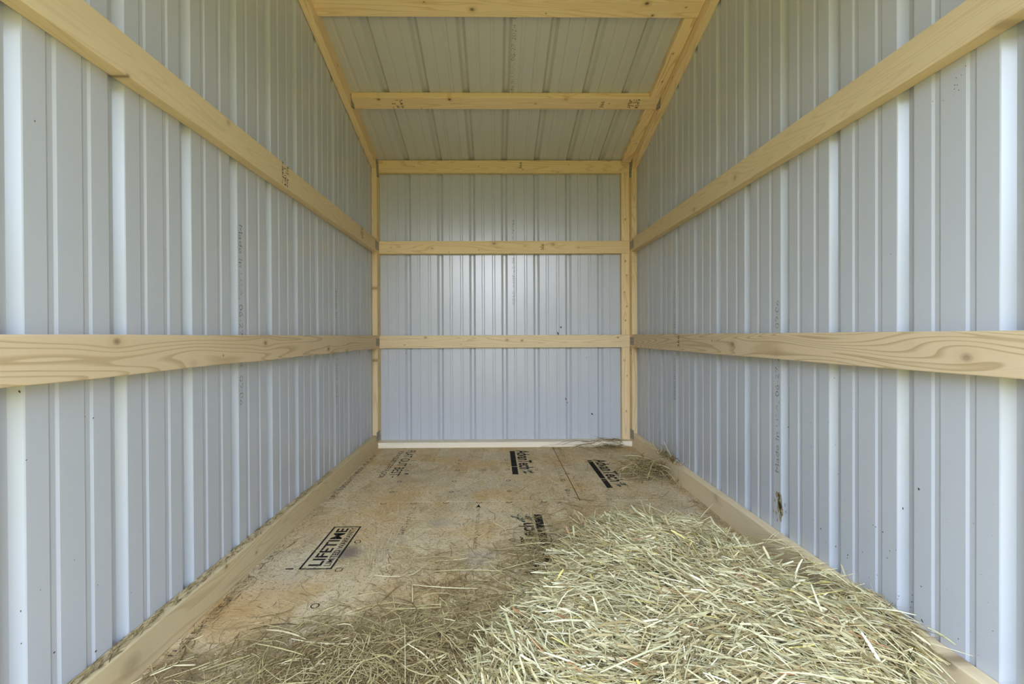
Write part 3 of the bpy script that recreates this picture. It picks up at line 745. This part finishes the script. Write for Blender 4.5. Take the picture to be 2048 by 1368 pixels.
swirl = .75 * np.sin(6.3 * X_ + 4.1 * Y_ + 1.3) + .6 * np.sin(11.7 * Y_ - 8.2 * X_) + .5 * np.sin(21 * X_ + 3 * np.sin(9 * Y_)) * np.sin(17 * Y_ + 1)
az = 2.68 + .62 * swirl + rng.normal(0, .42, NB) + np.where(rng.random(NB) < .30, rng.uniform(-1.6, 1.6, NB), 0)
pitch = rng.normal(0, .24, NB); roll = rng.normal(0, .85, NB)
up_ = rng.random(NB) < .012; pitch = np.where(up_, rng.uniform(.4, 1.1, NB), pitch)
tint = np.clip(rng.beta(1.45, 1.45, NB), 0, .93); rare = rng.random(NB)
tint = np.where(rare < .016, 1.0, np.where(rare < .045, .965, tint))
Pz = hz - depth + np.where(up_, .02, .004)
dirx = np.abs(np.cos(az)) * L / 2
P2[:, 0] = np.minimum(P2[:, 0], XR - .006 - dirx * .98)
Pz = np.where((P2[:, 0] + dirx > XRi) & (Pz < W + .004), np.where(P2[:, 0] < XRi - .03, Pz, W + .006), Pz)
Pz = np.maximum(Pz, .004 + np.abs(np.sin(pitch)) * L / 2)
pm = ribbons('hay_pile', np.column_stack([P2, Pz]), az, pitch, roll, L, Wd, rng.normal(.012, .035, NB), tint, M_HAY, 3, rng.normal(0, .028, NB))
hp = link('hay_pile', pm)
tag(hp, 'thick pale green hay pile spread on the floor against the right bottom plate', 'hay', kind='stuff')
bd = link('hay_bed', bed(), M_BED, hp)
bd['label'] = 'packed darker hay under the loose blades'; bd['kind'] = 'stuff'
# a few long stems laid over the pile (part of the same heap)
def stems_over(lst, parent):
    P_, A_, PI_, L_, W_, T_ = [], [], [], [], [], []
    for (x0, y0, x1, y1, w, z0, z1, tn) in lst:
        a, b = fl(x0, y0, z0), fl(x1, y1, z1); dv = b - a
        P_.append((a + b) / 2); A_.append(math.atan2(dv.y, dv.x)); PI_.append(math.asin(dv.z / dv.length)); L_.append(dv.length); W_.append(w); T_.append(tn)
    n = len(P_); Pn = np.array([tuple(v) for v in P_])
    me = ribbons('long_stems', Pn, np.array(A_), np.array(PI_), np.full(n, .4), np.array(L_), np.array(W_), rng.normal(.03, .02, n), np.array(T_), M_HAY, 4, rng.normal(0, .05, n))
    o = link('long_stems', me, None, parent); o['kind'] = 'stuff'; o['label'] = 'long pale stems lying over the pile'
stems_over([(1315, 1110, 1470, 1232, .0045, .10, .11, .78), (1200, 1345, 1340, 1285, .0035, .11, .12, .7), (1855, 1255, 1912, 1290, .0045, .125, .11, .45), (1590, 1160, 1605, 1118, .0045, .105, .16, .9), (1820, 1300, 1886, 1345, .0035, .12, .105, .75), (1090, 1130, 1100, 1150, .003, .03, .02, .9), (1342, 1098, 1345, 1130, .003, .14, .10, .7), (1155, 1023, 1180, 1050, .0035, .05, .01, .8), (1064, 1175, 1105, 1225, .004, .06, .08, .85), (1560, 1345, 1700, 1368, .0035, .12, .13, .75), (1440, 1245, 1560, 1300, .0035, .12, .12, .72), (1690, 1200, 1830, 1330, .003, .13, .12, .8), (1240, 1180, 1120, 1185, .0045, .10, .09, .62), (1270, 1260, 1180, 1320, .004, .12, .11, .68), (1480, 1310, 1390, 1345, .004, .11, .12, .65), (1690, 1150, 1682, 1128, .003, .12, .16, .8), (1330, 1290, 1215, 1360, .0035, .12, .12, .7)], hp)

def scatter(n, cx_, cy_, sx, sy_, ang=0.0):
    q = rng.normal(0, 1, (n, 2)) * (sx, sy_); c_, s_ = math.cos(ang), math.sin(ang)
    return np.column_stack([cx_ + q[:, 0] * c_ - q[:, 1] * s_, cy_ + q[:, 0] * s_ + q[:, 1] * c_])
def clean(p, keep_plate=False):
    m = (p[:, 1] > .75) & (p[:, 1] < D - W - .012) & (p[:, 0] > XLi + .006) & (p[:, 0] < XRi - .006)
    m &= ~(inside(p, PILE) & (edge_dist(p, PILE) > .04))
    return p[m]
# chaff and thin stems over the front left of the floor
A1 = [scatter(2500, -.16, 1.06, .20, .11), scatter(1600, -.30, 1.12, .20, .11), scatter(1300, -.02, 1.30, .15, .14), scatter(800, -.46, 1.02, .15, .08),
      scatter(800, .17, 1.60, .075, .10), scatter(260, .23, 1.80, .10, .10), scatter(350, -.18, 1.50, .18, .12), scatter(160, .30, 2.05, .18, .10)]
P2 = clean(np.vstack(A1)); n = len(P2)
dens = np.exp(-((P2[:, 0] + .15) / .30) ** 2 - ((P2[:, 1] - 1.05) / .20) ** 2)
L = rng.lognormal(math.log(.050), .65, n).clip(.008, .22); Wd = rng.lognormal(math.log(.0018), .42, n).clip(.0007, .0042)
az = rng.uniform(0, math.pi, n); pitch = rng.normal(0, .10, n) * (.3 + dens)
z = .0012 + rng.random(n) ** 2 * (.004 + .022 * dens) + np.abs(np.sin(pitch)) * L / 2
tint = rng.beta(1.7, 1.9, n)
lm = ribbons('loose_hay', np.column_stack([P2, z]), az, pitch, rng.normal(0, .5, n), L, Wd, rng.normal(.01, .03, n) * dens, tint, M_STRAW, 3, rng.normal(0, .10, n))
lh = link('loose_hay', lm); tag(lh, 'thin layer of brown loose hay strewn left of the hay pile', 'loose hay', kind='stuff')
lst = []
for (x0, y0, x1, y1, w, tn) in ((533, 1260, 612, 1278, .0034, .93), (582, 1278, 735, 1284, .0034, .97), (720, 1275, 655, 1296, .003, .75), (512, 1288, 610, 1310, .0028, .8), (548, 1342, 690, 1302, .005, .03), (690, 1302, 770, 1280, .004, .08), (826, 1170, 955, 1176, .0032, .95), (824, 1171, 825, 1204, .003, .98), (748, 1150, 800, 1152, .003, .98), (870, 1143, 1010, 1142, .003, .85), (1000, 1140, 1075, 1118, .003, .8), (850, 1300, 895, 1310, .004, .7), (895, 1310, 928, 1282, .004, .75), (735, 1325, 755, 1285, .007, .45), (795, 1340, 880, 1312, .003, .85), (300, 1352, 345, 1332, .0036, .97), (345, 1332, 390, 1329, .0036, .98), (405, 1342, 500, 1310, .003, .6), (986, 1045, 1012, 1060, .003, .9), (1030, 1092, 1090, 1086, .0026, .9), (1085, 1120, 1122, 1062, .003, .7), (1395, 1027, 1415, 1030, .003, 1.0), (1380, 1027, 1420, 1034, .003, .98), (450, 1325, 480, 1262, .003, .2), (600, 1330, 640, 1362, .004, .05)):
    a_, b_ = fl(x0, y0, .010), fl(x1, y1, .012); dv = b_ - a_
    lst.append(((a_ + b_) / 2, math.atan2(dv.y, dv.x), dv.length, w, tn))
m_ = ribbons('long_straw', np.array([tuple(q[0]) for q in lst]), np.array([q[1] for q in lst]), np.zeros(len(lst)), np.full(len(lst), .35), np.array([q[2] for q in lst]), np.array([q[3] for q in lst]), rng.normal(.01, .01, len(lst)), np.array([q[4] for q in lst]), M_STRAW, 4, rng.normal(0, .03, len(lst)))
o_ = link('long_straw', m_, None, lh); o_['kind'] = 'stuff'; o_['label'] = 'longer straws lying on the loose hay'
# sparse stems over the rest of the floor
P2 = clean(np.vstack([np.column_stack([rng.uniform(-.8, .95, 800), 1.0 + 2.1 * rng.random(800) ** 1.3]), np.column_stack([rng.uniform(.30, .94, 520), rng.uniform(1.6, 3.1, 520)]), scatter(260, .80, 1.95, .14, .25), scatter(420, .93, 1.75, .02, .3), scatter(500, -.79, 1.35, .018, .35), scatter(1500, -.48, 1.0, .17, .09), scatter(160, -.79, 2.4, .012, .5), scatter(160, .935, 2.4, .012, .5)]))
n = len(P2); L = rng.lognormal(math.log(.030), .65, n).clip(.006, .15); az = rng.uniform(0, math.pi, n)
near = (P2[:, 0] < -.75) | (P2[:, 0] > .91)
az = np.where(near, rng.normal(math.pi / 2, .35, n), az); L = np.where(near, L * .7, L)
Pz = .0016 + rng.random(n) * .004
lm = ribbons('hay_chaff', np.column_stack([P2, Pz]), az, np.zeros(n), rng.normal(0, .4, n), L, rng.lognormal(math.log(.0011), .35, n).clip(.0006, .0024), np.zeros(n), rng.beta(1.4, 2.6, n), M_STRAW, 4, rng.normal(0, .13, n))
lc = link('hay_chaff', lm); tag(lc, 'scattered brown stems and chaff over the bare strand board floor', 'hay chaff', kind='stuff')
# tangled clump against the right plate near the corner, spilling along the foot of the back wall
c0 = fl(1288, 948)
P2 = np.vstack([scatter(520, c0.x - .01, c0.y, .075, .080), scatter(240, .925, c0.y + .02, .025, .09)]); n = len(P2)
P2[:, 0] = np.minimum(P2[:, 0], XR - .03); r2 = np.hypot((P2[:, 0] - c0.x) / .14, (P2[:, 1] - c0.y) / .15)
hz = .085 * np.exp(-r2 ** 2 * .8) ; hz = np.where(P2[:, 0] > XRi - .012, np.maximum(hz, W + .01), hz)
L = rng.lognormal(math.log(.07), .5, n).clip(.02, .22); az = rng.uniform(0, math.pi, n); pitch = rng.normal(0, .3, n)
L = np.where(np.abs(np.cos(az)) * L / 2 + P2[:, 0] > XR - .004, (XR - .006 - P2[:, 0]) * 2 / np.maximum(np.abs(np.cos(az)), .05), L).clip(.01, .22)
z = np.maximum(rng.random(n) * hz + .003, .003 + np.abs(np.sin(pitch)) * L / 2)
z = np.where(P2[:, 0] > XRi - .012, np.maximum(z, W + .004 + np.abs(np.sin(pitch)) * L / 2), z)
lm = ribbons('hay_clump', np.column_stack([P2, z]), az, pitch, rng.normal(0, .6, n), L, rng.lognormal(math.log(.0028), .3, n), rng.normal(.05, .08, n), np.clip(rng.beta(1.6, 1.6, n), 0, 1), M_STRAW, 4, rng.normal(0, .14, n))
hc = link('hay_clump', lm); tag(hc, 'tangled brown hay clump leaning on the right plate near the back corner', 'hay clump', kind='stuff')
P2 = np.vstack([scatter(140, .80, D - W - .04, .10, .022), scatter(26, .84, D - W + .02, .06, .03), scatter(40, .60, D - W - .03, .12, .012)]); 
P2 = P2[(P2[:, 0] < XRi - .07) & (P2[:, 1] < D - .05)]; n = len(P2)
on = P2[:, 1] > D - W - .012
L = rng.lognormal(math.log(.085), .5, n).clip(.02, .20); az = rng.normal(0, .55, n) + np.where(rng.random(n) < .5, 0, math.pi) - .25; pitch = rng.normal(0, .16, n)
L = np.minimum(L, (XRi - .01 - P2[:, 0]) * 2)
z = np.where(on, T + .003, .003 + rng.random(n) * .016) + np.abs(np.sin(pitch)) * L / 2
z = np.where(~on & (np.abs(np.sin(az)) * L / 2 + P2[:, 1] > D - W), np.maximum(z, T + .004), z)
lm = ribbons('corner_hay', np.column_stack([P2, z]), az, pitch, rng.normal(0, .5, n), L, rng.lognormal(math.log(.0026), .3, n), rng.normal(.02, .03, n), rng.beta(1.3, 2.8, n), M_STRAW, 4, rng.normal(0, .10, n))
ch = link('corner_hay', lm); tag(ch, 'dark hay stems drifted over the cream back plate in the right corner', 'hay stems', kind='stuff')
# chaff lying on top of the left plate
P2 = np.column_stack([rng.uniform(XL + .003, XLi - .006, 900), .82 + rng.random(900) ** 1.6 * 1.5]); n = len(P2)
L = rng.lognormal(math.log(.014), .5, n).clip(.004, .05); az = rng.normal(math.pi / 2, .35, n)
P2[:, 0] = np.clip(P2[:, 0], XL + .003 + np.abs(np.cos(az)) * L / 2, XLi - .002)
lm = ribbons('plate_chaff', np.column_stack([P2, W + .0014 + rng.random(n) * .003]), az, np.zeros(n), rng.normal(0, .4, n), L, rng.lognormal(math.log(.0013), .35, n), np.zeros(n), rng.beta(1.4, 3.0, n), M_STRAW, 3)
pc = link('plate_chaff', lm); tag(pc, 'dark chaff caught on top of the left bottom plate', 'hay chaff', kind='stuff')

# ------------------------------------------------------------------ daylight: overcast sky outside the open front
wd = bpy.data.worlds.new('overcast_sky'); SC.world = wd; wd.use_nodes = True
t = wd.node_tree; t.nodes.clear()
out = t.nodes.new('ShaderNodeOutputWorld'); bg = t.nodes.new('ShaderNodeBackground'); t.links.new(bg.outputs[0], out.inputs[0])
geo = t.nodes.new('ShaderNodeTexCoord')
sep = t.nodes.new('ShaderNodeSeparateXYZ'); t.links.new(geo.outputs['Generated'], sep.inputs[0])
rp = t.nodes.new('ShaderNodeValToRGB'); t.links.new(sep.outputs[2], rp.inputs[0])
e = rp.color_ramp.elements
e[0].position = 0.0; e[0].color = (.77, .955, 1.27, 1); e[1].position = .9; e[1].color = (.86, 1.08, 1.46, 1)
dot = t.nodes.new('ShaderNodeVectorMath'); dot.operation = 'DOT_PRODUCT'
el = math.radians(9.0); dot.inputs[1].default_value = (0.0, -math.cos(el), math.sin(el))
nrm = t.nodes.new('ShaderNodeVectorMath'); nrm.operation = 'NORMALIZE'; t.links.new(geo.outputs['Generated'], nrm.inputs[0])
t.links.new(nrm.outputs[0], dot.inputs[0])
mr = t.nodes.new('ShaderNodeMapRange'); mr.interpolation_type = 'SMOOTHSTEP'; t.links.new(dot.outputs['Value'], mr.inputs[0])
mr.inputs[1].default_value = math.cos(math.radians(9)); mr.inputs[2].default_value = math.cos(math.radians(1)); mr.inputs[3].default_value = 0; mr.inputs[4].default_value = 2.4
ad = t.nodes.new('ShaderNodeMix'); ad.data_type = 'RGBA'; ad.blend_type = 'ADD'; ad.inputs[0].default_value = 1
mx = t.nodes.new('ShaderNodeMapRange'); t.links.new(sep.outputs[0], mx.inputs[0])
mx.inputs[1].default_value = -1; mx.inputs[2].default_value = 1; mx.inputs[3].default_value = 1.42; mx.inputs[4].default_value = .74
ml = t.nodes.new('ShaderNodeMix'); ml.data_type = 'RGBA'; ml.blend_type = 'MULTIPLY'; ml.inputs[0].default_value = 1
t.links.new(rp.outputs[0], ml.inputs[6]); t.links.new(mx.outputs[0], ml.inputs[7])
t.links.new(ml.outputs[2], ad.inputs[6]); t.links.new(mr.outputs[0], ad.inputs[7])
t.links.new(ad.outputs[2], bg.inputs[0]); bg.inputs[1].default_value = 1.0

# ------------------------------------------------------------------ camera
cam = bpy.data.cameras.new('camera'); co = bpy.data.objects.new('camera', cam); COL.objects.link(co)
cam.sensor_width = 36; cam.sensor_fit = 'HORIZONTAL'; cam.lens = 36 * FPX / 2048
cam.shift_x = -SXP / 2048; cam.shift_y = SYP / 2048
cam.clip_start = .02
m = Matrix((RM[0], -RM[1], -RM[2])).transposed().to_4x4(); m.translation = CAMP
co.matrix_world = m
SC.camera = co

vs = SC.view_settings; vs.view_transform = 'Standard'; vs.look = 'None'; vs.gamma = 1; vs.use_curve_mapping = False
vs.exposure = 2.65
SC.cycles.max_bounces = 7; SC.cycles.diffuse_bounces = 6; SC.cycles.glossy_bounces = 4; SC.cycles.transparent_max_bounces = 12
SC.cycles.use_denoising = True; SC.cycles.use_adaptive_sampling = True; SC.cycles.adaptive_threshold = .03; SC.cycles.sample_clamp_indirect = 6
wd.cycles.sampling_method = 'MANUAL'; wd.cycles.sample_map_resolution = 512
